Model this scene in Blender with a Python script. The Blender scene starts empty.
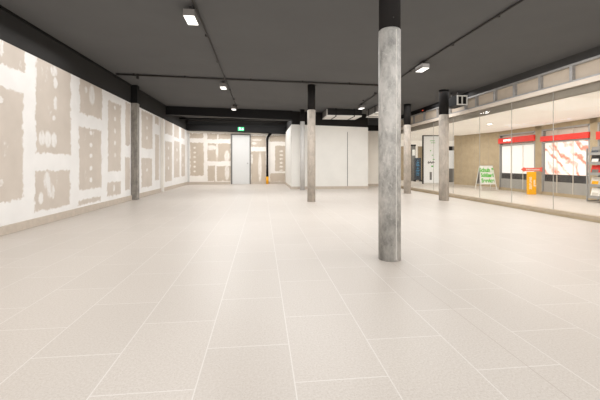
import bpy, bmesh, math, random
from mathutils import Vector
random.seed(7)
S = bpy.context.scene
COL = S.collection
F, HY, CX, H = 330.0, 164.0, 300.0, 1.0
YAW = math.atan(38 / F)
c_, s_ = math.cos(YAW), math.sin(YAW)
CEIL = 3.2
def CZ(x): return CEIL - .02 * (x + 3.62)      # the slab falls gently to the right

# ---------- measuring helpers (photo pixel -> metres in the room) ----------
def gp(px, py, z=0.0):
    d = F * (H - z) / (py - HY); r = (px - CX) / F * d
    return (r * c_ + d * s_, -r * s_ + d * c_)
def onX(px, X):
    t = (px - CX) / F; d = X / (t * c_ + s_)
    return -t * d * s_ + d * c_, d          # Y, depth
def onY(px, Y):
    t = (px - CX) / F; d = Y / (-t * s_ + c_)
    return t * d * c_ + d * s_, d           # X, depth
def zz(py, d): return H + (HY - py) / F * d

# ---------- materials ----------
def lin(c):
    return tuple(((v / 255) / 12.92 if v / 255 <= .04045 else ((v / 255 + .055) / 1.055) ** 2.4) for v in c) + (1,)
def newmat(name):
    m = bpy.data.materials.new(name); m.use_nodes = True
    nt = m.node_tree; b = nt.nodes['Principled BSDF']
    return m, nt, b
def N(nt, t, **k):
    n = nt.nodes.new(t)
    for a, v in k.items(): setattr(n, a, v)
    return n
def objco(nt, scale=(1, 1, 1)):
    tc = N(nt, 'ShaderNodeTexCoord'); mp = N(nt, 'ShaderNodeMapping'); mp.inputs['Scale'].default_value = scale
    nt.links.new(tc.outputs['Object'], mp.inputs['Vector']); return mp.outputs['Vector']
def mixc(nt, fac, a, b):
    m = N(nt, 'ShaderNodeMix', data_type='RGBA')
    for i, v in ((0, fac), (6, a), (7, b)):
        if isinstance(v, (tuple, float, int)): m.inputs[i].default_value = v
        else: nt.links.new(v, m.inputs[i])
    return m.outputs[2]
def noise(nt, vec, scale, detail=4, rough=.55):
    n = N(nt, 'ShaderNodeTexNoise'); n.inputs['Scale'].default_value = scale
    n.inputs['Detail'].default_value = detail; n.inputs['Roughness'].default_value = rough
    nt.links.new(vec, n.inputs['Vector']); return n.outputs['Fac']
def ramp(nt, fac, a, b):
    r = N(nt, 'ShaderNodeMapRange'); r.inputs['From Min'].default_value = a; r.inputs['From Max'].default_value = b
    nt.links.new(fac, r.inputs['Value']); return r.outputs['Result']
def simple(name, rgb, rough=.6, var=.12, scale=6.0, metal=0.0, stretch=(1, 1, 1), spec=.3, emit=0):
    m, nt, b = newmat(name)
    a = lin(rgb); d = tuple(v * (1 - var) for v in a[:3]) + (1,)
    col = mixc(nt, ramp(nt, noise(nt, objco(nt, stretch), scale), .35, .65), d, a)
    nt.links.new(col, b.inputs['Base Color'])
    b.inputs['Roughness'].default_value = rough; b.inputs['Metallic'].default_value = metal
    b.inputs['Specular IOR Level'].default_value = spec
    if emit:
        nt.links.new(col, b.inputs['Emission Color']); b.inputs['Emission Strength'].default_value = emit
    return m
def emis(name, rgb, st):
    m, nt, b = newmat(name)
    b.inputs['Base Color'].default_value = lin(rgb); b.inputs['Emission Color'].default_value = lin(rgb)
    b.inputs['Emission Strength'].default_value = st; return m

M = {}
M['ceiling'] = simple('dark_ceiling_paint', (98, 98, 98), .85, .06, 1.2, spec=.1)
M['black'] = simple('matt_black_paint', (38, 36, 35), .8, .15, 2, spec=.1)
M['black2'] = simple('black_steel', (20, 19, 19), .6, .15, 4, spec=.2)
M['fascia'] = simple('charcoal_fascia', (54, 53, 52), .85, .1, 1.5, spec=.1)
M['cable'] = simple('dark_conduit', (52, 49, 47), .5, .2, 9)
M['plaster'] = simple('white_plaster', (232, 227, 219), .75, .04, 2.5)
M['white'] = simple('white_board', (228, 226, 220), .6, .04, 2)
M['cream'] = simple('glowing_cream_paint', (246, 240, 232), .6, .04, 2, emit=.22)  # glow added to the paint to brighten the concourse
M['cream_trim'] = simple('cream_trim', (228, 216, 202), .5, .05, 3)
M['grey_trim'] = simple('grey_soffit', (150, 140, 130), .6, .08, 3)
M['galv'] = simple('galvanised_steel', (176, 174, 172), .4, .2, 14, .35)
M['board'] = simple('bare_gypsum_board', (205, 191, 174), .85, .08, 5)
M['skirt'] = simple('stone_skirting', (196, 184, 170), .6, .1, 12)
M['brown'] = simple('concrete_panel_brown', (180, 162, 134), .8, .14, 5)
M['door'] = simple('light_grey_door', (214, 214, 212), .5, .03, 2)
M['frame'] = simple('grey_steel_frame', (120, 118, 114), .5, .1, 6)
M['red'] = simple('red_sign', (226, 58, 48), .45, .08, 4, emit=.1)
M['redarrow'] = simple('faded_red_arrow', (226, 96, 78), .5, .08, 4)
M['orange'] = simple('orange_yellow', (246, 176, 22), .5, .06, 4)
M['green'] = simple('green_ink', (96, 190, 72), .6, .05, 8)
M['exitgreen'] = emis('exit_green', (60, 185, 120), 1.0)
M['exitwhite'] = emis('exit_white', (245, 255, 248), 1.0)
M['lamp'] = emis('lamp_diffuser', (250, 248, 244), 1.6)
M['spot'] = emis('spot_diffuser', (255, 250, 240), 6)
M['winwhite'] = emis('glowing_white_film', (232, 231, 230), .22)  # glow added to raise the brightness of the white panels
M['panelgrey'] = simple('grey_base_panel', (160, 157, 152), .5, .06, 5)
M['darkstrip'] = simple('dark_window_strip', (72, 70, 70), .35, .3, 3)
M['blue'] = simple('blue_lettering', (80, 150, 190), .5, .1, 9)
M['poster'] = simple('dark_notice_board', (62, 68, 76), .5, .2, 8)
M['rackm'] = simple('grey_rack_metal', (165, 163, 160), .4, .1, 9, .3)
M['paper'] = simple('paper_white', (228, 220, 208), .7, .12, 22)
M['ledred'] = emis('red_indicator', (220, 70, 45), .9)
M['duct_light'] = simple('glowing_duct_underside', (232, 228, 222), .5, .12, 6, emit=.12)  # glow added so the pale duct undersides look lit
M['duct_dark'] = simple('dark_duct_metal', (30, 28, 27), .5, .25, 6)
M['duct_grey'] = simple('grey_duct_metal', (128, 124, 120), .5, .15, 6)
M['joint'] = simple('glass_joint', (176, 172, 165), .4, .1, 5)
M['greycol'] = simple('pale_grey_column_paint', (205, 203, 200), .6, .08, 4)

# concrete
def concrete(name, base, dark, light, seam=True, warm=None):
    m, nt, b = newmat(name)
    v = objco(nt, (1, 1, .55)); v2 = objco(nt, (1, 1, 1))
    n1 = ramp(nt, noise(nt, v, 6, 8, .72), .38, .6)
    n2 = ramp(nt, noise(nt, v2, 26, 5, .6), .58, .72)
    n3 = ramp(nt, noise(nt, objco(nt, (1, 1, .2)), 9, 3), .62, .72)
    col = mixc(nt, n1, lin(dark), lin(base))
    mm = N(nt, 'ShaderNodeMath', operation='MULTIPLY'); nt.links.new(n2, mm.inputs[0]); mm.inputs[1].default_value = .45
    col = mixc(nt, mm.outputs[0], col, lin(light))
    m3 = N(nt, 'ShaderNodeMath', operation='MULTIPLY'); nt.links.new(n3, m3.inputs[0]); m3.inputs[1].default_value = .5
    col = mixc(nt, m3.outputs[0], col, lin(light))
    if warm:
        n4 = ramp(nt, noise(nt, v2, 2.3, 3), .45, .6)
        col = mixc(nt, n4, col, lin(warm))
    nt.links.new(col, b.inputs['Base Color'])
    bp = N(nt, 'ShaderNodeBump'); bp.inputs['Strength'].default_value = .25; bp.inputs['Distance'].default_value = .01
    nt.links.new(noise(nt, v2, 30, 5), bp.inputs['Height']); nt.links.new(bp.outputs[0], b.inputs['Normal'])
    b.inputs['Roughness'].default_value = .55; b.inputs['Specular IOR Level'].default_value = .3
    return m
M['conc'] = concrete('mottled_grey_concrete', (188, 185, 180), (138, 137, 133), (222, 218, 212))
M['conc2'] = concrete('pale_beige_concrete', (196, 186, 174), (165, 157, 147), (216, 209, 200))
M['conc3'] = concrete('dark_grey_concrete', (148, 142, 134), (112, 108, 102), (170, 163, 155))
M['seam'] = simple('pale_cement_seam', (214, 210, 203), .6, .15, 30)

# floor
def floor_mat():
    m, nt, b = newmat('pale_stone_tiles')
    tc = N(nt, 'ShaderNodeTexCoord'); sp = N(nt, 'ShaderNodeSeparateXYZ'); nt.links.new(tc.outputs['Object'], sp.inputs[0])
    W, L = .4435, .65
    def off(sock, o):
        a = N(nt, 'ShaderNodeMath', operation='ADD'); nt.links.new(sock, a.inputs[0]); a.inputs[1].default_value = o; return a.outputs[0]
    # rows run along Y; the joint between two rows lies at X = -.295
    cx = off(sp.outputs['X'], .295 + 20 * W)
    sk = N(nt, 'ShaderNodeMath', operation='MULTIPLY_ADD'); nt.links.new(sp.outputs['X'], sk.inputs[0]); sk.inputs[1].default_value = .012
    nt.links.new(sp.outputs['Y'], sk.inputs[2])
    cy = off(sk.outputs[0], -.53 + .65 * 20 + .325)
    cb = N(nt, 'ShaderNodeCombineXYZ'); nt.links.new(cy, cb.inputs[0]); nt.links.new(cx, cb.inputs[1])
    br = N(nt, 'ShaderNodeTexBrick'); br.offset = .5; br.offset_frequency = 2; br.squash = 1
    br.inputs['Scale'].default_value = 1; br.inputs['Brick Width'].default_value = L; br.inputs['Row Height'].default_value = W
    br.inputs['Mortar Size'].default_value = .0034; br.inputs['Mortar Smooth'].default_value = .3
    br.inputs['Bias'].default_value = 0
    br.inputs['Color1'].default_value = lin((199, 192, 184)); br.inputs['Color2'].default_value = lin((204, 197, 189))
    br.inputs['Mortar'].default_value = lin((215, 210, 204))
    nt.links.new(cb.outputs[0], br.inputs['Vector'])
    v = tc.outputs['Object']
    sp1 = ramp(nt, noise(nt, v, 90, 3, .7), .38, .62)
    dk = mixc(nt, .5, br.outputs['Color'], lin((178, 168, 156)))
    col = mixc(nt, sp1, dk, br.outputs['Color'])
    col = mixc(nt, br.outputs['Fac'], col, br.outputs['Color'])
    sp2 = ramp(nt, noise(nt, v, 170, 1, .5), .64, .7)
    m2 = N(nt, 'ShaderNodeMath', operation='MULTIPLY'); nt.links.new(sp2, m2.inputs[0]); m2.inputs[1].default_value = .5
    col = mixc(nt, m2.outputs[0], col, lin((158, 140, 122)))
    big = ramp(nt, noise(nt, v, .7, 2), .3, .7)
    col = mixc(nt, big, mixc(nt, .12, col, lin((180, 166, 155))), col)
    # dark movement joint at X = 1.3
    a = off(sp.outputs['X'], -1.305); ab = N(nt, 'ShaderNodeMath', operation='ABSOLUTE'); nt.links.new(a, ab.inputs[0])
    lt = N(nt, 'ShaderNodeMath', operation='LESS_THAN'); nt.links.new(ab.outputs[0], lt.inputs[0]); lt.inputs[1].default_value = .0022
    col = mixc(nt, lt.outputs[0], col, lin((176, 164, 154)))
    nt.links.new(col, b.inputs['Base Color'])
    b.inputs['Roughness'].default_value = .38; b.inputs['Specular IOR Level'].default_value = .45
    return m
M['floor'] = floor_mat()

# part-plastered gypsum board: rectangles of bare board, everything else filler
def drywall(name, axis, rects, dabs, board=(206, 196, 185), fill=(236, 234, 231), wob=.045):
    m, nt, b = newmat(name)
    tc = N(nt, 'ShaderNodeTexCoord'); v = tc.outputs['Object']
    def vm(op, a, c):
        n = N(nt, 'ShaderNodeVectorMath', operation=op)
        for i, q in enumerate((a, c)):
            if q is None: continue
            if isinstance(q, tuple): n.inputs[i].default_value = q
            else: nt.links.new(q, n.inputs[i])
        return n.outputs['Vector']
    def mt(op, a, c):
        n = N(nt, 'ShaderNodeMath', operation=op)
        for i, q in enumerate((a, c)):
            if isinstance(q, (int, float)): n.inputs[i].default_value = q
            else: nt.links.new(q, n.inputs[i])
        return n.outputs[0]
    def wobble(vec, sc, amp, stretch=None):
        n = N(nt, 'ShaderNodeTexNoise'); n.inputs['Scale'].default_value = sc; n.inputs['Detail'].default_value = 4
        n.inputs['Roughness'].default_value = .65
        nt.links.new(vm('MULTIPLY', v, stretch) if stretch else v, n.inputs['Vector'])
        o = vm('SUBTRACT', n.outputs['Color'], (.5, .5, .5))
        return vm('ADD', vec, vm('MULTIPLY', o, (amp, amp, amp)))
    p = wobble(wobble(wobble(v, 2.0, wob * 2), 9, wob * 2.6), 34, wob * 1.3, (1, 1, 1.8))
    acc = None
    BIG = 50.0
    for (a0, a1, z0, z1) in rects:
        ca, ha, cz, hz = (a0 + a1) / 2, (a1 - a0) / 2, (z0 + z1) / 2, (z1 - z0) / 2
        c = (0, ca, cz) if axis == 'Y' else (ca, 0, cz)
        h = (BIG, ha, hz) if axis == 'Y' else (ha, BIG, hz)
        q = vm('SUBTRACT', vm('ABSOLUTE', vm('SUBTRACT', p, c), None), h)
        sp = N(nt, 'ShaderNodeSeparateXYZ'); nt.links.new(q, sp.inputs[0])
        e = mt('MAXIMUM', sp.outputs[1 if axis == 'Y' else 0], sp.outputs[2])
        acc = e if acc is None else mt('MINIMUM', acc, e)
    acc = mt('ADD', acc, mt('MULTIPLY', mt('SUBTRACT', noise(nt, vm('MULTIPLY', v, (2.5, 2.5, 1)), 7, 6, .8), .5), .16))
    r = N(nt, 'ShaderNodeMapRange'); r.inputs['From Min'].default_value = -.012; r.inputs['From Max'].default_value = .006
    nt.links.new(acc, r.inputs['Value']); mask = r.outputs['Result']      # 1 = filler
    pd = wobble(wobble(v, 10, .06), 30, .05)
    dacc = None
    for (a, z, ra, rz) in dabs:
        c = (0, a, z) if axis == 'Y' else (a, 0, z)
        sc = (0, 1 / ra, 1 / rz) if axis == 'Y' else (1 / ra, 0, 1 / rz)
        n = N(nt, 'ShaderNodeVectorMath', operation='LENGTH'); nt.links.new(vm('MULTIPLY', vm('SUBTRACT', pd, c), sc), n.inputs[0])
        dacc = n.outputs['Value'] if dacc is None else mt('MINIMUM', dacc, n.outputs['Value'])
    if dacc is not None:
        r2 = N(nt, 'ShaderNodeMapRange'); r2.inputs['From Min'].default_value = 1.1; r2.inputs['From Max'].default_value = .8
        nt.links.new(dacc, r2.inputs['Value'])
        sm = mt('MULTIPLY', r2.outputs['Result'], ramp(nt, noise(nt, vm('MULTIPLY', v, (3, 3, 1)), 5, 5, .7), .3, .5))
        mask = mt('MAXIMUM', mask, mt('MULTIPLY', sm, .85))
    # thin trowel smears over the boards
    st = ramp(nt, noise(nt, vm('MULTIPLY', v, (1.6, 1.6, .8)), 3.2, 6, .75), .62, .7)
    mask = mt('MAXIMUM', mask, mt('MULTIPLY', st, .55))
    tone = ramp(nt, noise(nt, v, 2.2, 4), .3, .7)
    bd = mixc(nt, tone, lin(tuple(x - 9 for x in board)), lin(board))
    fl = mixc(nt, tone, lin(fill), lin(tuple(x - 8 for x in fill)))
    nt.links.new(mixc(nt, mask, bd, fl), b.inputs['Base Color'])
    b.inputs['Roughness'].default_value = .8; b.inputs['Specular IOR Level'].default_value = .2
    return m

# glass (shows what lies behind, with a faint reflection)
def glass_mat():
    m, nt, b = newmat('clear_glass'); nt.nodes.remove(b)
    out = [n for n in nt.nodes if n.type == 'OUTPUT_MATERIAL'][0]
    tr = N(nt, 'ShaderNodeBsdfTransparent'); tr.inputs[0].default_value = (.97, .975, .96, 1)
    gl = N(nt, 'ShaderNodeBsdfGlossy'); gl.inputs['Roughness'].default_value = .02
    lw = N(nt, 'ShaderNodeLayerWeight'); lw.inputs[0].default_value = .5
    pw = N(nt, 'ShaderNodeMath', operation='POWER'); nt.links.new(lw.outputs['Facing'], pw.inputs[0]); pw.inputs[1].default_value = 5
    fr = N(nt, 'ShaderNodeMath', operation='MULTIPLY_ADD'); nt.links.new(pw.outputs[0], fr.inputs[0]); fr.inputs[1].default_value = .35; fr.inputs[2].default_value = .01
    mx = N(nt, 'ShaderNodeMixShader')
    nt.links.new(fr.outputs[0], mx.inputs[0]); nt.links.new(tr.outputs[0], mx.inputs[1]); nt.links.new(gl.outputs[0], mx.inputs[2])
    nt.links.new(mx.outputs[0], out.inputs[0]); return m
M['glass'] = glass_mat()

# abstract pink-and-white photo print, with glow added to brighten it
def print_mat():
    m, nt, b = newmat('pink_glowing_print')
    v = objco(nt, (1, 1, 1))
    n = N(nt, 'ShaderNodeTexWave'); n.inputs['Scale'].default_value = 1.5; n.inputs['Distortion'].default_value = 7
    n.inputs['Detail'].default_value = 3; n.inputs['Detail Scale'].default_value = 1.6; n.bands_direction = 'DIAGONAL'
    nt.links.new(v, n.inputs['Vector'])
    a = mixc(nt, ramp(nt, n.outputs['Fac'], .0, .5), lin((214, 132, 112)), lin((250, 238, 232)))
    a = mixc(nt, ramp(nt, noise(nt, v, 1.5, 4), .5, .62), a, lin((252, 240, 234)))
    nt.links.new(a, b.inputs['Base Color']); nt.links.new(a, b.inputs['Emission Color']); b.inputs['Emission Strength'].default_value = .25
    return m
M['print'] = print_mat()

# ---------- mesh helpers ----------
class MB:
    def __init__(self): self.bm = bmesh.new()
    def box(self, x0, x1, y0, y1, z0, z1):
        vs = [self.bm.verts.new((x, y, z)) for x in (x0, x1) for y in (y0, y1) for z in (z0, z1)]
        for f in ((0, 1, 3, 2), (4, 6, 7, 5), (0, 4, 5, 1), (2, 3, 7, 6), (0, 2, 6, 4), (1, 5, 7, 3)):
            self.bm.faces.new([vs[i] for i in f])
        return self
    def prism(self, pts, a, b, axis='z'):
        # pts: polygon in the two other axes, extruded from a to b
        def mk(p, t):
            return {'z': (p[0], p[1], t), 'x': (t, p[0], p[1]), 'y': (p[0], t, p[1])}[axis]
        lo = [self.bm.verts.new(mk(p, a)) for p in pts]; hi = [self.bm.verts.new(mk(p, b)) for p in pts]
        self.bm.faces.new(lo); self.bm.faces.new(hi[::-1])
        for i in range(len(pts)):
            j = (i + 1) % len(pts); self.bm.faces.new([lo[i], hi[i], hi[j], lo[j]])
        return self
    def lathe(self, prof, cx=0, cy=0, seg=48):
        rings = []
        for r, z in prof:
            rings.append([self.bm.verts.new((cx + r * math.cos(2 * math.pi * i / seg), cy + r * math.sin(2 * math.pi * i / seg), z)) for i in range(seg)])
        for a, b in zip(rings, rings[1:]):
            for i in range(seg):
                j = (i + 1) % seg; self.bm.faces.new([a[i], a[j], b[j], b[i]])
        self.bm.faces.new(rings[0][::-1]); self.bm.faces.new(rings[-1]); return self
    def tube(self, pts, r, seg=10):
        pts = [Vector(p) for p in pts]; rings = []
        for i, p in enumerate(pts):
            t = (pts[min(i + 1, len(pts) - 1)] - pts[max(i - 1, 0)]).normalized()
            u = t.cross(Vector((0, 0, 1)))
            if u.length < .01: u = Vector((1, 0, 0))
            u.normalize(); w = t.cross(u)
            rings.append([self.bm.verts.new(p + r * (math.cos(2 * math.pi * k / seg) * u + math.sin(2 * math.pi * k / seg) * w)) for k in range(seg)])
        for a, b in zip(rings, rings[1:]):
            for k in range(seg):
                j = (k + 1) % seg; self.bm.faces.new([a[k], a[j], b[j], b[k]])
        self.bm.faces.new(rings[0][::-1]); self.bm.faces.new(rings[-1]); return self
    def build(self, name, mat, parent=None, bevel=0, smooth=False):
        bmesh.ops.recalc_face_normals(self.bm, faces=self.bm.faces)
        me = bpy.data.meshes.new(name); self.bm.to_mesh(me); self.bm.free()
        if smooth:
            for p in me.polygons: p.use_smooth = len(p.vertices) == 4
        o = bpy.data.objects.new(name, me); COL.objects.link(o); me.materials.append(M[mat] if isinstance(mat, str) else mat)
        if parent: o.parent = parent
        if bevel:
            b = o.modifiers.new('bevel', 'BEVEL'); b.width = bevel; b.segments = 2
        return o
def bx(name, mat, dims, parent=None, bevel=0): return MB().box(*dims).build(name, mat, parent, bevel)
def struct(o): o['kind'] = 'structure'; return o
def tag(o, label, cat, group=None):
    o['label'] = label; o['category'] = cat
    if group: o['group'] = group
    return o
def empty(name, loc=(0, 0, 0), rz=0):
    o = bpy.data.objects.new(name, None); o.location = loc; o.rotation_euler = (0, 0, rz); o.empty_display_size = .1
    COL.objects.link(o); return o
def thing(name, label, cat, loc=(0, 0, 0), rz=0, group=None): return tag(empty(name, loc, rz), label, cat, group)
def copy_tree(o, parent=None):
    c = o.copy(); COL.objects.link(c); c.parent = parent
    for ch in list(o.children): copy_tree(ch, c)
    return c
def text(name, body, size, mat, parent, loc, rot, bold=.0, sx=1):
    cu = bpy.data.curves.new(name, 'FONT'); cu.body = body; cu.size = size; cu.extrude = .002; cu.offset = bold
    cu.align_x = 'CENTER'; cu.align_y = 'CENTER'; cu.space_line = .85
    tmp = bpy.data.objects.new(name, cu); COL.objects.link(tmp)
    bpy.context.view_layer.update()
    me = bpy.data.meshes.new_from_object(tmp.evaluated_get(bpy.context.evaluated_depsgraph_get()))
    bpy.data.objects.remove(tmp); bpy.data.curves.remove(cu)
    o = bpy.data.objects.new(name, me); COL.objects.link(o); me.materials.clear(); me.materials.append(M[mat])
    o.parent = parent; o.location = loc; o.rotation_euler = rot; o.scale = (sx, 1, 1); return o

# ================= ROOM SHELL =================
XL, XG, YB, Y0 = -3.62, 5.72, 16.7, -2.0
struct(bx('floor', 'floor', (-3.9, 14.0, Y0, 20.2, -.1, 0)))
w = MB(); w.prism([(-3.9, CZ(-3.9)), (XG + .15, CZ(XG + .15)), (XG + .15, 3.35), (-3.9, 3.35)], Y0, 17.0, 'y'); struct(w.build('ceiling', 'ceiling'))

def toptz(Y): return 2.735 - (Y - 5.1) * .0095
rl = []
def R(x0, x1, yt, yb):
    Ya, d = onX(x0 if x0 > .5 else 0, XL); Yb, _ = onX(x1, XL)
    if x0 <= 0: Ya2 = Ya - 1.0
    else: Ya2 = Ya
    rl.append((Ya2, Yb, zz(yb, d), zz(yt, d)))
for a in ((0, 25, 25, 64), (0, 23, 86, 203), (36, 71, 45, 153), (35, 70, 171, 212), (79.5, 102, 60, 113), (79, 101.5, 126, 190.7),
          (78, 101, 201, 206), (107.8, 121, 99.8, 171.5), (107, 121, 182.7, 196.7), (125.3, 130, 101.5, 145), (125, 130, 157.5, 191),
          (141.5, 152.5, 110, 148), (141.5, 152, 158, 188), (155, 158.7, 116, 123.5), (155, 159, 134, 180.7), (165, 172.5, 118.5, 133.4),
          (165, 172, 140.8, 182), (174, 179, 123.5, 137), (174, 179.5, 140.5, 178), (181.4, 184.6, 127, 138), (181.4, 185, 144, 176.5)): R(*a)
# nearer boards left of the photo's edge
rl += [(.9, 2.1, .5, 1.7), (.9, 2.1, 1.95, 3), (2.4, 3.5, .25, 1.35), (-1.2, .6, .3, 2.4)]
dl = []
def dab(px, py, wpx, hpx):
    Y, d = onX(px, XL); Y2, _ = onX(px + wpx, XL)
    dl.append((Y, zz(py, d), abs(Y2 - Y) / 2 * .72, hpx / F * d / 2 * .9))
for a in ((55.5, 83, 6, 13), (55.5, 103, 5, 16), (54, 118, 5, 6), (54, 71, 9, 12), (42, 138, 9, 17), (48, 139, 9, 19), (54, 140, 8, 17), (47, 180, 9, 20), (50, 190, 8, 18), (41, 198, 7, 14), (53, 192, 4, 16),
          (1, 46, 8, 22), (1, 183, 6, 8), (1, 100, 6, 8),
          (91, 133, 4, 5), (91, 145, 4, 5), (91, 156, 4, 5), (91, 168, 4, 6), (91, 180, 4, 6), (92, 95, 8, 22), (86, 90, 4, 8),
          (115, 108, 2.5, 5), (115, 119, 2.5, 5), (115, 131, 2.5, 6), (115, 143, 2.5, 5), (115, 155, 2.5, 5), (114, 188, 2.5, 8),
          (147, 118, 2, 4), (147, 128, 2, 4), (147, 138, 2, 4), (147, 170, 2, 4), (168.5, 148, 1.6, 4), (168.5, 158, 1.6, 4), (168.5, 168, 1.6, 4),
          (177, 150, 1.4, 4), (177, 160, 1.4, 4), (183, 155, 1, 4), (183, 165, 1, 4)): dab(*a)
M['dry_left'] = drywall('filled_gypsum_left', 'Y', rl, dl)
w = MB(); w.prism([(Y0, 0), (YB + .2, 0), (YB + .2, toptz(YB)), (Y0, toptz(Y0))], XL - .2, XL, 'x')
struct(w.build('wall_left', 'dry_left'))
w = MB(); w.prism([(Y0, toptz(Y0)), (YB + .2, toptz(YB)), (YB + .2, CEIL), (Y0, CEIL)], XL - .2, XL - .005, 'x')
struct(w.build('wall_left_upper', 'fascia'))
struct(bx('trim_1', 'black2', (XL, XL + .03, Y0, YB, CEIL - .03, CEIL)))
struct(bx('baseboard_left', 'skirt', (XL, XL + .03, Y0, YB - .001, 0, .13), bevel=.005))

# back wall
rb = []; db = []
def RB(cx0, cx1, cy0, cy1):
    p0, p1 = 185 + cx0 / 5.714, 185 + cx1 / 5.714
    X0_, d = onY(p0, YB); X1_, _ = onY(p1, YB)
    rb.append((X0_, X1_, zz(125 + cy1 / 5.714, d), zz(125 + cy0 / 5.714, d)))
def DB(cx, cy, w_, h_):
    X, d = onY(185 + cx / 5.714, YB); db.append((X, zz(125 + cy / 5.714, d), w_ / 5.714 / 19.6 / 2, h_ / 5.714 / 19.6 / 2))
for a in ((30, 107, 100, 290), (30, 105, 48, 76), (128, 185, 50, 82), (192, 262, 50, 80), (128, 262, 105, 207), (130, 172, 232, 322), (180, 262, 235, 322),
          (375, 462, 60, 125), (377, 462, 150, 326), (482, 580, 60, 95), (515, 580, 118, 265), (487, 585, 275, 322)): RB(*a)
for k in range(6): DB(55, 130 + k * 27, 14, 12); DB(178, 245 + k * 14, 10, 12); DB(550, 150 + k * 22, 22, 12)
for a in ((183, 150, 14, 110), (240, 180, 30, 70), (150, 130, 60, 30), (240, 270, 26, 90), (382, 195, 12, 60), (428, 240, 20, 170), (215, 90, 60, 20), (410, 85, 60, 12), (395, 105, 30, 16)): DB(*a)
M['dry_back'] = drywall('filled_gypsum_back', 'X', rb, db, board=(200, 187, 171), fill=(240, 235, 228), wob=.035)
struct(bx('wall_back', 'dry_back', (XL - .2, 1.3, YB, YB + .2, 0, 2.62)))
struct(bx('wall_back_upper', 'ceiling', (XL - .2, 1.3, YB, YB + .2, 2.62, CEIL)))
struct(bx('trim_2', 'plaster', (XL, 1.17, YB - .03, YB, 2.54, 2.62)))
struct(bx('baseboard_back', 'skirt', (XL + .03, -1.56, YB - .03, YB, 0, .12)))
struct(bx('baseboard_back_right', 'skirt', (-.57, 1.17, YB - .03, YB, 0, .12)))
# right/back of the tenancy
BX0, BX1, BY = 1.17, 4.31, 13.1
BT = 2.56
w = MB(); w.prism([(BX0, 0), (BX1, 0), (BX1, BT - .06), (BX0, BT + .02)], BY, YB + .2, 'y'); struct(w.build('wall_partition', 'white'))
struct(bx('wall_partition_upper', 'black', (BX0 + .02, BX1, BY + .02, YB + .19, BT - .05, CEIL)))
struct(bx('baseboard_partition', 'skirt', (BX0, BX1, BY - .02, BY, 0, .1)))
struct(bx('baseboard_partition_side', 'skirt', (BX0 - .02, BX0, BY - .02, YB - .04, 0, .1)))
gx, _ = onY(347.5, BY)
struct(bx('trim_3', 'frame', (gx - .012, gx + .012, BY - .006, BY, .1, 2.3)))
gx2, _ = onY(334, BY)
struct(bx('wall_side_back', 'plaster', (BX1, XG + .1, 14.5, 14.7, 0, 2.5)))
struct(bx('wall_side_back_upper', 'black', (BX1, XG + .1, 14.45, 14.7, 2.5, 2.75)))
struct(bx('wall_side_back_top', 'ceiling', (BX1, XG + .1, 14.6, 14.7, 2.75, CEIL)))
struct(bx('baseboard_side_back', 'skirt', (BX1, XG - .06, 14.47, 14.5, 0, .1)))
# beams
def beam(x0, x1, y0, y1, z0, z1):
    k = -.02 * (x1 - x0)
    m = MB(); m.prism([(x0, z0), (x1, z0 + k * 1.4), (x1, z1 + k), (x0, z1)], y0, y1, 'y'); return m.build('ceiling_beam', 'black2')
tag(beam(XL, BX0 + .02, 13.0, 13.35, 2.88, CEIL), 'black painted beam crossing the ceiling in front of the back wall', 'beam')
tag(beam(XL, BX0, YB - .35, YB - .0, 2.64, 2.93), 'low black beam running along the top of the back wall above the door', 'beam')
o = MB().tube([(XL, 15.1, 3.02), (BX0, 15.1, 3.02)], .03).build('ceiling_pipe', 'black2', smooth=True)
tag(o, 'thin black pipe between the two black beams at the back', 'pipe')

# door in the back wall
dx0, d = onY(232.3, YB); dx1, _ = onY(249.7, YB); dt = 2.44
dr = struct(empty('door_1', ((dx0 + dx1) / 2, YB, 0)))
hw = (dx1 - dx0) / 2
bx('door_frame', 'frame', (-hw - .07, -hw, -.05, 0, 0, dt + .06), dr)
bx('door_frame', 'frame', (hw, hw + .05, -.05, 0, 0, dt + .06), dr)
bx('door_frame', 'frame', (-hw, hw, -.05, 0, dt, dt + .06), dr)
lf = bx('door_leaf', 'door', (-hw + .005, hw - .005, -.04, 0, .01, dt - .005), dr)
hnd = MB(); hnd.lathe([(.026, -.0), (.026, .01), (.012, .014), (.012, .045), (.03, .05), (.03, .07)], seg=20)
ho = hnd.build('door_knob', 'galv', lf); ho.location = (hw - .1, -.04, 1.03); ho.rotation_euler = (math.pi / 2, 0, 0)

# exit sign
ex, d = onY(241, YB - .36)
es = thing('exit_sign', 'green and white emergency exit sign above the grey door', 'sign', (ex, YB - .36, 2.62))
bx('sign_box', 'exitgreen', (-.145, .145, -.05, 0, 0, .175), es)
a = MB(); a.prism([(.02, .085), (.02, .065), (.075, .065), (.075, .03), (.13, .075), (.075, .12), (.075, .085)], -.054, -.05, 'y')
a.prism([(-.10, .02), (-.085, .02), (-.05, .07), (-.02, .03), (-.005, .035), (-.04, .09), (-.045, .12), (-.01, .105), (-.005, .115), (-.05, .14), (-.10, .12), (-.095, .11), (-.07, .115), (-.07, .08)], -.054, -.05, 'y')
a.box(-.065, -.035, -.054, -.05, .143, .165)
a.build('pictogram', 'exitwhite', es)

for k, (y_, z_) in enumerate(((13.9, 3.05), (16.25, 3.08))):
    o = MB().tube([(XL, y_, z_), (BX0, y_, z_)], .022).build('ceiling_pipe', 'cable', smooth=True)
    tag(o, ('slim grey pipe just behind the big ceiling beam', 'slim grey pipe just over the low beam at the back wall')[k], 'pipe')
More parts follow.
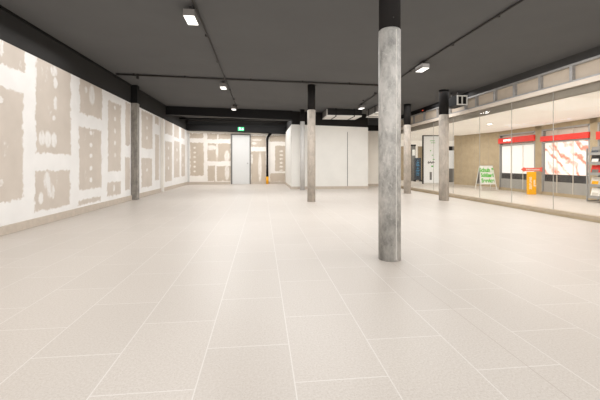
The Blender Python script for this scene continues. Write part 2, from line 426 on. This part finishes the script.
# drain pipe on the back wall
px_, _ = onY(267.3, YB - .1)
pp = thing('drain_pipe', 'black vertical pipe on the back wall with a yellow bottom section', 'pipe', (px_, YB - .09, 0))
MB().tube([(0, 0, .37), (0, 0, 2.25), (.03, 0, 2.36), (.16, 0, 2.52), (.18, 0, 2.62)], .062, 16).build('upper_pipe', 'black2', pp, smooth=True)
MB().lathe([(.064, 0), (.064, .37)], seg=20).build('pipe_guard', 'orange', pp, smooth=True)['label'] = 'yellow lower section'

# ================= COLUMNS =================
def column(name, label, px, ybase, wpx, ztop, mat, seam=False, topname='black_top', toprad=.97):
    d = F * H / (ybase - HY); Rr = wpx / F * d / 2 * .985
    dc = d + Rr; r = (px - CX) / F * dc
    X, Y = r * c_ + dc * s_, -r * s_ + dc * c_
    t = thing(name, label, 'column', (X, Y, 0))
    pr = [(Rr, 0), (Rr, ztop - .012), (Rr - .012, ztop)]
    sh = MB().lathe(pr, seg=64).build('concrete_shaft', mat, t, smooth=True)
    MB().lathe([(Rr * toprad, ztop), (Rr * toprad, CZ(X))], seg=64).build(topname, 'black', t, smooth=True)['label'] = 'black painted upper section'
    if seam:
        # raised cement seam where the formwork met, and an iron dust patch
        ang = math.atan2(-Y, -X) + .62
        m = MB(); pts = []
        for k in range(30):
            z = .02 + k * (ztop - .05) / 29; a_ = ang + random.uniform(-.015, .015)
            pts.append((math.cos(a_) * (Rr - .001), math.sin(a_) * (Rr - .001), z))
        m.tube(pts, .004, 6).build('formwork_seam', 'seam', t)
    return t, X, Y, Rr
t, X, Y, Rr = column('concrete_column', 'large mottled grey concrete column with black top in the foreground', 389.6, 262, 22.8, 2.41, 'conc', True)
# small round plug on the black top
a_ = math.atan2(-Y, -X) + .35
MB().tube([(math.cos(a_) * Rr * .95, math.sin(a_) * Rr * .95, 2.5), (math.cos(a_) * Rr * 1.01, math.sin(a_) * Rr * 1.01, 2.5)], .008, 10).build('anchor_bolt', 'cable', t)
column('concrete_column', 'slim beige concrete column in front of the white partition box', 311.4, 202, 8.3, 2.44, 'conc2')
column('concrete_column', 'pale concrete column by the glass wall, right next to the metal vent grille', 443.8, 200.8, 9.6, 2.36, 'conc2', True)
column('concrete_column', 'thin pale concrete column by the glass, seen just right of the foreground column', 407.2, 193.7, 7.2, 2.33, 'conc2')
column('painted_column', 'thin pale grey column close to the left corner of the white partition box', 302.4, 190.1, 4.8, 2.64, 'greycol')
# square pillar on the left wall
Yp, d = onX(130.8, XL)
t = thing('square_pillar', 'dark grey square concrete pillar against the left wall', 'pillar', (XL, Yp, 0))
bx('concrete_shaft', 'conc3', (0, .17, 0, .17, 0, 2.7), t, bevel=.01)
bx('black_top', 'black2', (0, .165, 0.003, .167, 2.7, CEIL), t)['label'] = 'black painted upper section'
for px, lab, mt_, wd in ((160.4, 'narrow white pilaster on the left wall beyond the dark pillar', 'plaster', .1), (187.6, 'thin grey pilaster on the left wall beside the back corner', 'greycol', .09)):
    Yp, d = onX(px, XL)
    tag(bx('wall_pilaster', mt_, (XL, XL + wd, Yp, Yp + .12, 0, 2.63), bevel=.008), lab, 'pilaster')

# ================= CABLES + LAMPS =================
def cable(pts, label, r=.014):
    m = MB(); m.tube(pts, r, 8)
    return m
t = thing('lighting_conduit', 'dark conduit running lengthwise over the left row of lamps', 'conduit', (-.93, 0, CZ(-.93)))
MB().tube([(.03, Y0, -.02), (.03, 4, -.02), (.03, 6, -.02), (-.03, 12.95, -.02)], .014, 8).build('conduit_tube', 'cable', t, smooth=True)
for y in (1.5, 3, 4.6, 5.6, 7, 8.2, 9.6, 11, 12.2): bx('clip', 'cable', (-.005, .035, y, y + .03, -.036, 0), t)
t = thing('lighting_conduit', 'dark conduit running lengthwise over the right row of lamps', 'conduit', (3.23, 0, CZ(3.42)))
MB().tube([(.02, Y0, -.02), (-.02, 6.1, -.02), (.15, 11.3, -.02)], .014, 8).build('conduit_tube', 'cable', t, smooth=True)
for y in (1.5, 3, 4.2, 5.3, 6.9, 7.7, 9.2, 10.3): bx('clip', 'cable', (-.015, .03, y, y + .03, -.036, 0), t)
t = thing('cross_conduit', 'dark conduit crossing the ceiling from the left wall towards the right', 'conduit', (0, 0, CEIL))
MB().tube([(x, y, CZ(x) - CEIL - .03) for x, y in ((-3.5, 8.42), (-1, 8.4), (1.5, 8.32), (3.1, 8.25))], .022, 8).build('conduit_tube', 'cable', t, smooth=True)
for x, y in ((-3.1, 8.42), (-1.9, 8.41), (-.3, 8.38), (1, 8.34), (2.2, 8.29)): bx('clip', 'cable', (x, x + .04, y - .04, y + .04, CZ(x) - CEIL - .055, CZ(x) - CEIL), t)
bx('hanger_stub', 'cable', (-3.03, -2.98, 8.41, 8.45, -.13, 0), t)
t = thing('rear_conduit', 'short dark conduit behind the black beam near the back wall', 'conduit', (-1, 0, CZ(-1)))
MB().tube([(0, 13.36, -.02), (.0, 16.6, -.02)], .014, 8).build('conduit_tube', 'cable', t, smooth=True)

def lamp():
    t = empty('ceiling_lamp')
    bx('lamp_housing', 'duct_grey', (-.076, .076, -.15, .15, -.165, -.075), t, bevel=.006)
    bx('diffuser', 'lamp', (-.07, .07, -.144, .144, -.172, -.164), t)
    m = MB(); m.box(-.02, .02, -.05, .05, -.078, 0); m.build('mounting_bracket', 'cable', t)
    return t
proto = lamp()
lamps = [(-.97, 4.69, 'white square floodlight on the ceiling nearest the camera, upper left'),
         (-1.0, 8.78, 'small ceiling floodlight in the middle of the left row, by the conduit crossing'),
         (-1.02, 12.2, 'farthest ceiling floodlight of the left row, just before the black beam'),
         (3.21, 6.33, 'ceiling floodlight to the right of the large foreground column'),
         (3.37, 10.96, 'far ceiling floodlight of the right row above the hanging duct')]
for i, (x, y, lab) in enumerate(lamps):
    o = proto if i == 0 else copy_tree(proto)
    o.location = (x, y, CZ(x)); tag(o, lab, 'lamp', 'ceiling floodlights')

# ================= DUCTS =================
t = thing('hanging_duct', 'long dark ventilation duct with pale underside hung above the white partition', 'duct', (2.4, 12.07, 2.785))
bx('duct_body', 'duct_dark', (.03, 1.33, 0, .93, .04, .265), t)
bx('duct_underside', 'duct_light', (0, 1.33, 0, .93, 0, .04), t)['label'] = 'pale underside with added glow'
bx('end_panel', 'duct_grey', (0, .03, 0, .93, .04, .265), t)
MB().tube([(-.005, -.005, .0), (-.005, -.005, .265)], .012, 4).build('edge_strip', 'duct_light', t)
for x in (.32, 1.02):
    m = MB(); m.box(x, x + .035, -.012, .94, -.012, 0); m.box(x, x + .035, -.012, 0, 0, CEIL - 2.785); m.build('hanging_strap', 'black2', t)
t = thing('hanging_duct', 'shorter grey ventilation duct half hidden behind the foreground column', 'duct', (3.95, 11.0, 2.77))
bx('duct_body', 'duct_grey', (0, .65, 0, 1.2, .03, .25), t)
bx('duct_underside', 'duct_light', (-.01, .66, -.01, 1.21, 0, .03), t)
for y in (.2, .9):
    m = MB(); m.box(-.015, .665, y, y + .03, -.012, 0); m.box(-.015, 0, y, y + .03, 0, CEIL - 2.77); m.build('hanging_strap', 'black2', t)
# grille duct by the column
t = thing('vent_duct', 'black duct with white louvred end grille hung beside the glass wall header', 'duct', (5.28, 8.43, 2.61))
bx('duct_body', 'black2', (.0, .3, .03, .62, 0, .265), t)
m = MB()
for a_ in ((0, .3, 0, .03), (0, .3, .235, .265)): m.box(a_[0], a_[1], 0, .03, a_[2], a_[3])
for x in (0, .13, .27): m.box(x, x + .03, -.001, .03, .03, .235)
m.build('louvre_grille', 'white', t)['label'] = 'light metal grille'
m = MB(); m.box(.03, .27, .02, .03, .03, .235); m.build('filter_mesh', 'black', t)
for y in (.15, .45): bx('hanger_rod', 'cable', (.1, .12, y, y + .02, .265, CEIL - 2.61), t)
X, _ = 5.6, 0
dd = onX(422.8, 5.66)
t = thing('alarm_unit', 'small black box with a red light on the dark fascia above the glass', 'alarm', (5.66, dd[0], zz(110.5, dd[1])))
bx('housing', 'black2', (0, .06, -.12, .12, -.06, .06), t, bevel=.01)
bx('indicator_light', 'ledred', (-.015, 0, -.04, .03, -.012, .014), t)

# ================= GLASS WALL =================
YE = 14.45
M['fascia_shadow'] = simple('shadow_toned_upper_wall', (74, 73, 72), .85, .1, 1.5, spec=.1)  # dark tone stands in for the shadow above the stud framing
struct(bx('wall_glass_upper', 'fascia_shadow', (XG, XG + .15, Y0, 8.6, 2.865, 3.1)))
struct(bx('wall_glass_upper_far', 'black2', (XG, XG + .15, 8.6, YE, 2.865, 3.1)))
fr = thing('header_framing', 'galvanised metal stud framing with bare board above the glass wall', 'framing', (XG, 0, 2.515))
bx('backing_board', 'board', (.06, .1, Y0, YE, 0, .345), fr)
bx('top_track', 'galv', (-.01, .07, Y0, YE, .305, .345), fr)
bx('bottom_track', 'galv', (-.01, .07, Y0, YE, 0, .035), fr)
ys = []
for p in (413.5, 424, 437.5, 450, 465.5, 476.5, 495, 514.7, 540.5, 572.3): ys.append(onX(p, XG)[0])
y = ys[-1]
while y > Y0 + 1: y -= .75; ys.append(y)
for y in ys:
    m = MB(); m.box(-.006, .06, y - .004, y, .035, .305); m.box(-.006, -.002, y, y + .05, .035, .305); m.box(-.006, .02, y + .05, y + .054, .035, .305); m.build('stud', 'galv', fr)
struct(bx('trim_4', 'cream_trim', (XG - .03, XG + .1, Y0, YE, 2.425, 2.515)))
struct(bx('trim_5', 'grey_trim', (XG + .03, XG + .12, Y0, YE, 2.275, 2.425)))
M['sill'] = simple('sill_stone', (186, 170, 148), .5, .12, 8)
struct(bx('trim_6', 'sill', (XG - .03, XG + .08, Y0, YE, 0, .1)))
struct(bx('trim_7', 'brown', (XG - .035, XG - .03, Y0, YE, .0, .045)))
js = [onX(p, XG)[0] for p in (553, 511.5, 479.5, 453)]
step = js[0] - js[1]
js = [js[0] - 1.55 * k for k in (4, 3, 2, 1)] + js
st2 = (js[-1] - js[-4]) / 3
js += [js[-1] + st2]
edges = [Y0] + js + [YE]
for i in range(len(edges) - 1):
    o = bx('window_%d' % (i + 1), 'glass', (XG, XG + .012, edges[i] + .006, edges[i + 1] - .006, .1, 2.425)); struct(o)
for i, y in enumerate(js):
    struct(bx('trim_%d' % (8 + i), 'joint', (XG, XG + .012, y - .003, y + .003, .1, 2.425)))

# ================= CONCOURSE BEYOND THE GLASS =================
struct(bx('ceiling_concourse', 'cream', (XG + .12, 14.0, Y0, 13.8, 2.27, 2.4)))
struct(bx('ceiling_passage', 'cream', (XG + .12, 14.0, 13.8, 20.2, 2.45, 2.55)))
PA = Vector((8.71, 14.16)); P1 = Vector((9.23, 11.96)); P2 = Vector((9.07, 8.31)); U = (P2 - P1).normalized()   # shop wall, runs towards the viewer
ANG = math.atan2(U.y, U.x)
def wall_s(px):
    t_ = (px - CX) / F; D = Vector((t_ * c_ + s_, -t_ * s_ + c_))
    # P1 + s U = d D
    det = U.x * (-D.y) - U.y * (-D.x)
    s = ((-P1.x) * (-D.y) - (-P1.y) * (-D.x)) / det
    q = P1 + s * U; d = q.dot(D) / D.dot(D)
    return s, d
# local frame: x along wall (towards viewer), y = away from the concourse, z up
def place(o, ): o.location = (P1.x, P1.y, 0); o.rotation_euler = (0, 0, ANG); return o
sA0, dA0 = wall_s(499.3); sA1, dA1 = wall_s(535.2); sB0, dB0 = wall_s(541.5); sB1, dB1 = wall_s(590); sC0, _ = wall_s(597.5)
WT, WB = 2.13, .1
m = MB()
SE = 13.8
for a0, a1 in ((0, sA0), (sA1, sB0), (sB1, sC0), (sC0 + 2.2, SE)): m.box(a0, a1, 0, .3, 0, 2.27)
m.box(0, SE, 0, .3, WT, 2.27)
m.box(sA0, SE, .02, .3, 0, WB)
# board joints in the brown wall
o = struct(place(m.build('wall_shops', 'brown')))
Lw = (P1 - PA).length; AA = math.atan2((P1 - PA).y, (P1 - PA).x)
m = MB(); m.box(0, Lw, 0, .3, 0, 2.44); o = struct(m.build('wall_brown', 'brown')); o.location = (PA.x, PA.y, 0); o.rotation_euler = (0, 0, AA)
m = MB(); m.box(0, Lw, -.012, 0, 0, .08); o = struct(m.build('baseboard_brown', 'skirt')); o.location = (PA.x, PA.y, 0); o.rotation_euler = (0, 0, AA)
for k in range(3):
    m = MB(); m.box(.4 + k * .7, .408 + k * .7, -.002, 0, .08, 2.27); o = struct(m.build('trim_%d' % (30 + k), 'grey_trim')); o.location = (PA.x, PA.y, 0); o.rotation_euler = (0, 0, AA)
def shopfront(s0, s1, label, panel, signtext, zr0, zr1, zp1, zd0, zd1):
    t = place(thing('shop_window', label, 'shop window'))
    # clerestory glass + frame
    m = MB(); m.box(s0, s0 + .05, .0, .12, WB, WT); m.box(s1 - .05, s1, 0, .12, WB, WT); m.box(s0, s1, 0, .12, WT - .05, WT)
    m.box(s0, s1, 0, .12, zp1, zp1 + .04)
    m.build('window_frame', 'rackm', t)
    m = MB(); m.box(s0 + .05, s1 - .05, .1, .11, zp1, WT - .05); m.build('clerestory_pane', 'cream_trim', t)
    m = MB(); m.box(s0, s1, -.05, .0, zr0, zr1); sb = m.build('sign_band', 'red', t); sb['label'] = 'red sign band'
    if signtext: text('lettering', signtext, .105, 'exitwhite', sb, (s0 + .5, -.053, (zr0 + zr1) / 2), (math.pi / 2, 0, 0), .004)
    m = MB(); m.box(s0 + .1, s1 - .05, .04, .06, zd1, zp1); m.build('glow_panel', panel, t)
    m = MB(); m.box(s0 + .1, s1 - .05, .035, .06, zd0, zd1); m.build('dark_strip', 'darkstrip', t)
    m = MB(); m.box(s0 + .05, s1 - .05, .03, .06, WB, zd0); m.build('base_panel', 'panelgrey', t)
    m = MB()
    n = 3
    for k in range(1, n):
        x = s0 + (s1 - s0) * k / n; m.box(x, x + .014, .02, .035, WB, WT - .05)
    m.build('mullion', 'cream_trim', t)
    return t
def zat(py, px): return zz(py, wall_s(px)[1])
shopfront(sA0, sA1, 'shop window with blank white panels under a red sign band', 'winwhite', 'EXPRESS', zat(142.3, 517), zat(137.6, 517) + .03, zat(145.2, 517), zat(179.3, 517), zat(173.5, 517))
shopfront(sB0, sB1, 'shop window with a large pink and white picture under a red band', 'print', None, zat(139.8, 565), zat(134.3, 565), zat(141.5, 565), zat(182.5, 565), zat(175, 565))
shopfront(sC0, sC0 + 2.2, 'shop window behind the magazine rack at the right edge under a red band', 'winwhite', None, zat(139, 605), zat(131, 605), zat(141.5, 600), .5, .75)

# far passage
struct(bx('wall_far', 'brown', (XG + .15, 14, 19.6, 19.8, 0, 2.45)))
struct(bx('wall_far_upper', 'cream', (XG + .15, 14, 19.55, 19.6, 2.1, 2.45)))
struct(bx('wall_far_pier', 'cream', (9.1, 9.5, 19.3, 19.6, 0, 2.1)))
struct(bx('wall_passage_side', 'cream', (XG + .1, XG + .25, 14.7, 19.8, 0, 2.45)))
# white info banner (glass door film)
bxa, _ = onY(424.3, 15.7); bxb, _ = onY(440, 15.7)
t = thing('banner_stand', 'tall white panel with black frame and faint green print beyond the glass', 'panel', ((bxa + bxb) / 2, 15.7, 0), -.25)
hw = (bxb - bxa) / 2
bx('panel_sheet', 'winwhite', (-hw, hw, 0, .03, .06, 2.40), t)
m = MB(); m.box(-hw - .06, -hw, -.03, .05, 0, 2.42); m.box(-hw - .06, hw, -.03, .05, 2.40, 2.445); m.build('panel_frame', 'black', t); bx('panel_foot', 'white', (-hw, hw, -.01, .04, 0, .06), t)
for (x, z, w_, h_) in ((-.1, 2.15, .22, .03), (-.06, 2.05, .2, .025), (-.1, 1.65, .05, .05), (-.02, 1.42, .06, .04), (.03, 1.2, .08, .05), (-.04, .85, .1, .07)): bx('green_mark', 'green', (x, x + w_, -.004, 0, z, z + h_), t)
m = MB(); m.box(-.22, .1, -.004, 0, 1.05, 1.09)
for k in range(6): m.box(-.2 + k * .055, -.17 + k * .055, -.004, 0, 1.0 + (k % 3) * .03, 1.15 - (k % 2) * .04)
m.build('grey_drawing', 'duct_grey', t); bx('grey_mark', 'duct_grey', (-.12, -.02, -.004, 0, .2, .6), t)
# dark notice board
bxa, _ = onY(413.8, 18.0); bxb, _ = onY(420.3, 18.0)
t = thing('notice_board', 'dark standing notice board with blue writing far beyond the glass', 'board', ((bxa + bxb) / 2 + .05, 18.0, 0)); hw = (bxb - bxa) / 2
bx('board_panel', 'poster', (-hw, hw, 0, .04, .08, 1.35), t, bevel=.01)
m = MB()
for k in range(10):
    wd = random.uniform(.1, .3) * hw * 2
    m.box(-wd, wd * random.uniform(.6, 1), -.006, 0, .35 + k * .09, .385 + k * .09)
m.build('blue_writing', 'blue', t)
for x in (-hw, hw - .04): bx('foot', 'black', (x, x + .04, -.1, .15, 0, .08), t)
t = thing('dark_post', 'dark narrow post with a pale notice behind the blue-lettered board', 'post', (onY(413.6, 18.6)[0], 18.6, 0))
bx('post_body', 'frame', (-.12, .12, 0, .12, 0, 2.05), t)
bx('post_notice', 'white', (-.08, .09, -.01, 0, 1.5, 1.85), t)
bx('post_cap', 'black', (-.14, .14, -.01, .13, 2.05, 2.15), t)
# dark totem glimpsed right of the column
X_, _ = onY(451.5, 17.2)
t = thing('info_totem', 'grey and white standing totem glimpsed between a column and the brown wall', 'totem', (X_, 17.2, 0))
bx('totem_base', 'frame', (-.12, .16, 0, .1, 0, .75), t, bevel=.01)
bx('totem_screen', 'winwhite', (-.12, .16, 0, .1, .75, 1.75), t)
bx('totem_head', 'black', (-.12, .16, 0, .1, 1.75, 1.98), t)

# A-board
t = thing('a_board_sign', 'white folding pavement sign with green writing beside the brown wall', 'sign', (8.48, 11.51, 0), math.radians(-4)); t.scale = (1, 1, 1)
def aboard_panel(y_b, sgn, nm):
    f = MB(); w0, w1 = .285, .25      # half widths, bottom / top
    top = .93; zb = .24
    def yy(z): return sgn * (.2 * (1 - z / top)) + .2
    def slab(pts, th):
        vs = []
        for (x, z) in pts: vs.append((x, yy(z), z))
        lo = [f.bm.verts.new((x, y - th, z)) for x, y, z in vs]; hi = [f.bm.verts.new((x, y + th, z)) for x, y, z in vs]
        f.bm.faces.new(lo); f.bm.faces.new(hi[::-1])
        for i in range(len(vs)): j = (i + 1) % len(vs); f.bm.faces.new([lo[i], hi[i], hi[j], lo[j]])
    slab([(-w0 + .02, zb), (w0 - .02, zb), (w1 - .005, top - .01), (-w1 + .005, top - .01)], .008)
    o = f.build(nm, 'white' if sgn < 0 else 'duct_grey', t)
    g = MB(); f2 = f
    for s in (-1, 1):
        g.tube([(s * (w0 + .02), yy(0), 0.012), (s * w1, yy(top), top)], .014, 6)
    g.tube([(-w1, yy(top), top), (w1, yy(top), top)], .014, 6); g.tube([(-w0, yy(zb), zb), (w0, yy(zb), zb)], .01, 6)
    g.build('sign_frame', 'white', t)
    return o
fp = aboard_panel(0, -1, 'front_panel'); aboard_panel(0, 1, 'rear_panel')
lean = math.atan2(.2, .93)
for i, (w_, z, sz) in enumerate((('Schuh &', .765, .22), ('Schlüssel', .57, .2), ('Service', .37, .215))):
    y_ = -(.2 * (1 - z / .93)) + .2 - .012
    text('green_lettering', w_, sz, 'green', fp, (0, y_, z), (math.pi / 2 - lean, 0, 0), .009, .8 if i != 1 else .68)

# orange ad stand with red arrow
ox, oy = gp(532.4, 194.6)
t = thing('ad_stand', 'yellow orange upright stand with white writing in front of the shops', 'stand', (ox, oy, 0), -YAW - .12); t.scale = (.96, .96, .96)
bx('stand_body', 'orange', (-.125, .125, 0, .12, 0, .775), t, bevel=.006)
m = MB()
text('stand_lettering', 'ZEITUNG', .1, 'cream', t, (-.055, -.004, .39), (math.pi / 2, -math.pi / 2, 0), .0)
text('stand_lettering', 'gratis', .1, 'cream', t, (.055, -.004, .39), (math.pi / 2, -math.pi / 2, 0), .0)
m.bm.free()
ar = MB(); ar.prism([(-.33, .855), (-.24, .78), (-.24, .8), (.27, .8), (.33, .775), (.31, .855), (.33, .935), (.27, .91), (-.24, .91), (-.24, .93)], .02, .07, 'y')
ao = ar.build('arrow_sign', 'redarrow', t); ao['label'] = 'red arrow pointing left on top of the stand'
text('arrow_lettering', 'Information', .085, 'paper', ao, (.02, .014, .855), (math.pi / 2, 0, 0), .002, 1.05)

# magazine rack
rx, ry = gp(587, 202)
RZ = -math.pi / 2 + .12
t = thing('magazine_rack', 'grey metal magazine rack with five tiers at the right edge', 'rack', (rx, ry, 0), RZ)
RW, RD, RH = .95, .38, 1.46
for (x, y) in ((0, 0), (RW, 0), (0, RD), (RW, RD)): bx('upright', 'rackm', (x - .015, x + .015, y - .015, y + .015, .03, RH if y else RH - .05), t)
for x in (0, RW): MB().tube([(x, 0, .03), (x, RD, .03)], .015, 6).build('foot_bar', 'rackm', t)
tiers = [.12, .42, .72, 1.0, 1.24]
for z in tiers:
    m = MB(); m.box(0, RW, .02, RD, z - .012, z); m.box(0, RW, .0, .012, z - .012, z + .06); m.build('shelf', 'rackm', t)
for k in range(9): MB().tube([(.05 + k * (RW - .1) / 8, RD - .01, .1), (.05 + k * (RW - .1) / 8, RD - .01, RH)], .004, 4).build('back_wire', 'rackm', t)
cols = [('paper', 'white'), ('red', 'red'), ('darkstrip', 'dark grey'), ('orange', 'yellow'), ('duct_grey', 'grey'), ('cream', 'cream'), ('blue', 'blue'), ('poster', 'navy')]
plan = [[5, 4, 0], [0, 5, 4], [1, 3, 1], [2, 1, 4], [4, 2, 6]]
tn = ['bottom', 'second lowest', 'middle', 'second highest', 'top']; pn = ['far end', 'middle', 'near end']
for ti, z in enumerate(tiers):
    for k in range(3):
        mt_, cn = cols[plan[ti][k]]
        lx = .03 + k * .225; w_ = .205; h_ = .25 if ti < 4 else .21
        g = thing('magazine', '%s magazine standing at the %s of the %s tier of the rack' % (cn, pn[k], tn[ti]), 'magazine', (0, 0, 0), 0, 'magazines in the grey rack')
        g.location = (rx + math.cos(RZ) * lx - math.sin(RZ) * .06, ry + math.sin(RZ) * lx + math.cos(RZ) * .06, z); g.rotation_euler = (0, 0, RZ)
        m = MB(); m.prism([(0, 0), (.035, 0), (.095, h_), (.07, h_)], 0, w_, 'x'); m.build('cover', mt_, g)
        m = MB()
        y1, y2 = .07 * .12 - .004, .07 * .55 - .004
        m.prism([(y1, h_ * .12), (y1 + .003, h_ * .12), (y2 + .003, h_ * .55), (y2, h_ * .55)], .025, w_ - .025, 'x')
        m.build('cover_picture', cols[(plan[ti][k] + 3) % 8][0], g)

# concourse downlights
for p, q, lab in ((489.5, 123.8, 'round downlight in the bright concourse ceiling above the pavement sign'), (424.3, 140.5, 'round downlight in the concourse ceiling near the tall white panel')):
    zc = 2.27 if p > 450 else 2.45; d = (zc - H) * F / (HY - q); r = (p - CX) / F * d
    t = thing('downlight', lab, 'downlight', (r * c_ + d * s_, -r * s_ + d * c_, zc), 0, 'concourse downlights')
    MB().lathe([(.09, -.015), (.1, 0)], seg=24).build('trim_ring', 'white', t)
    MB().lathe([(.07, -.018), (.07, -.0155)], seg=24).build('lens', 'spot', t)

# ================= LIGHTS =================
def area(name, loc, size, power, rot=(0, 0, 0), col=(1, .99, .985)):
    l = bpy.data.lights.new(name, 'AREA'); l.shape = 'RECTANGLE'; l.size, l.size_y = size; l.energy = power * .92; l.color = col
    o = bpy.data.objects.new(name, l); o.location = loc; o.rotation_euler = rot; COL.objects.link(o); return o
for (x, y, _) in lamps: area('lamp_and_fill_light', (x, y, 2.84), (.4, .4), 6 if y > 11 else 22)
for (x, y, p) in ((-1.5, 2, 60), (3.2, 2.5, 60), (1.2, 6.2, 85), (1.2, 10, 75), (-1.2, 10, 50), (-2.0, 14.9, 72), (0, 14.9, 66), (4.6, 9.5, 45), (-2.4, 5.5, 35), (4.2, 5.5, 35)): area('lamp_and_fill_light', (x, y, 2.98), (2.2, 2.2), p)  # added soft fill below the ceiling, no fixtures at these spots
area('rear_fill', (1, -1.9, 1.7), (8.5, 2.6), 210, (math.radians(90), 0, 0), (1, .98, .96))  # unseen soft fill added behind the camera to brighten the near floor
for (x, y, z, p) in ((7.4, 1.5, 2.24, 55), (7.4, 5, 2.24, 62), (7.4, 8.5, 2.24, 62), (7.4, 12, 2.24, 62), (8, 17, 2.42, 60)): area('concourse_light', (x, y, z), (2, 2), p)

W = bpy.data.worlds.new('world'); S.world = W; W.use_nodes = True
bg = W.node_tree.nodes['Background']; bg.inputs[0].default_value = (1, .97, .94, 1); bg.inputs[1].default_value = 1.0

# ================= CAMERA =================
cam = bpy.data.cameras.new('camera'); co = bpy.data.objects.new('camera', cam); COL.objects.link(co)
cam.sensor_width = 36; cam.lens = F / 600 * 36; cam.shift_y = -(200 - HY) / 600
co.location = (0, 0, H); co.rotation_euler = (math.pi / 2, 0, -YAW); cam.clip_start = .05
S.camera = co
S.view_settings.view_transform = 'Standard'; S.view_settings.look = 'None'; S.view_settings.exposure = 0
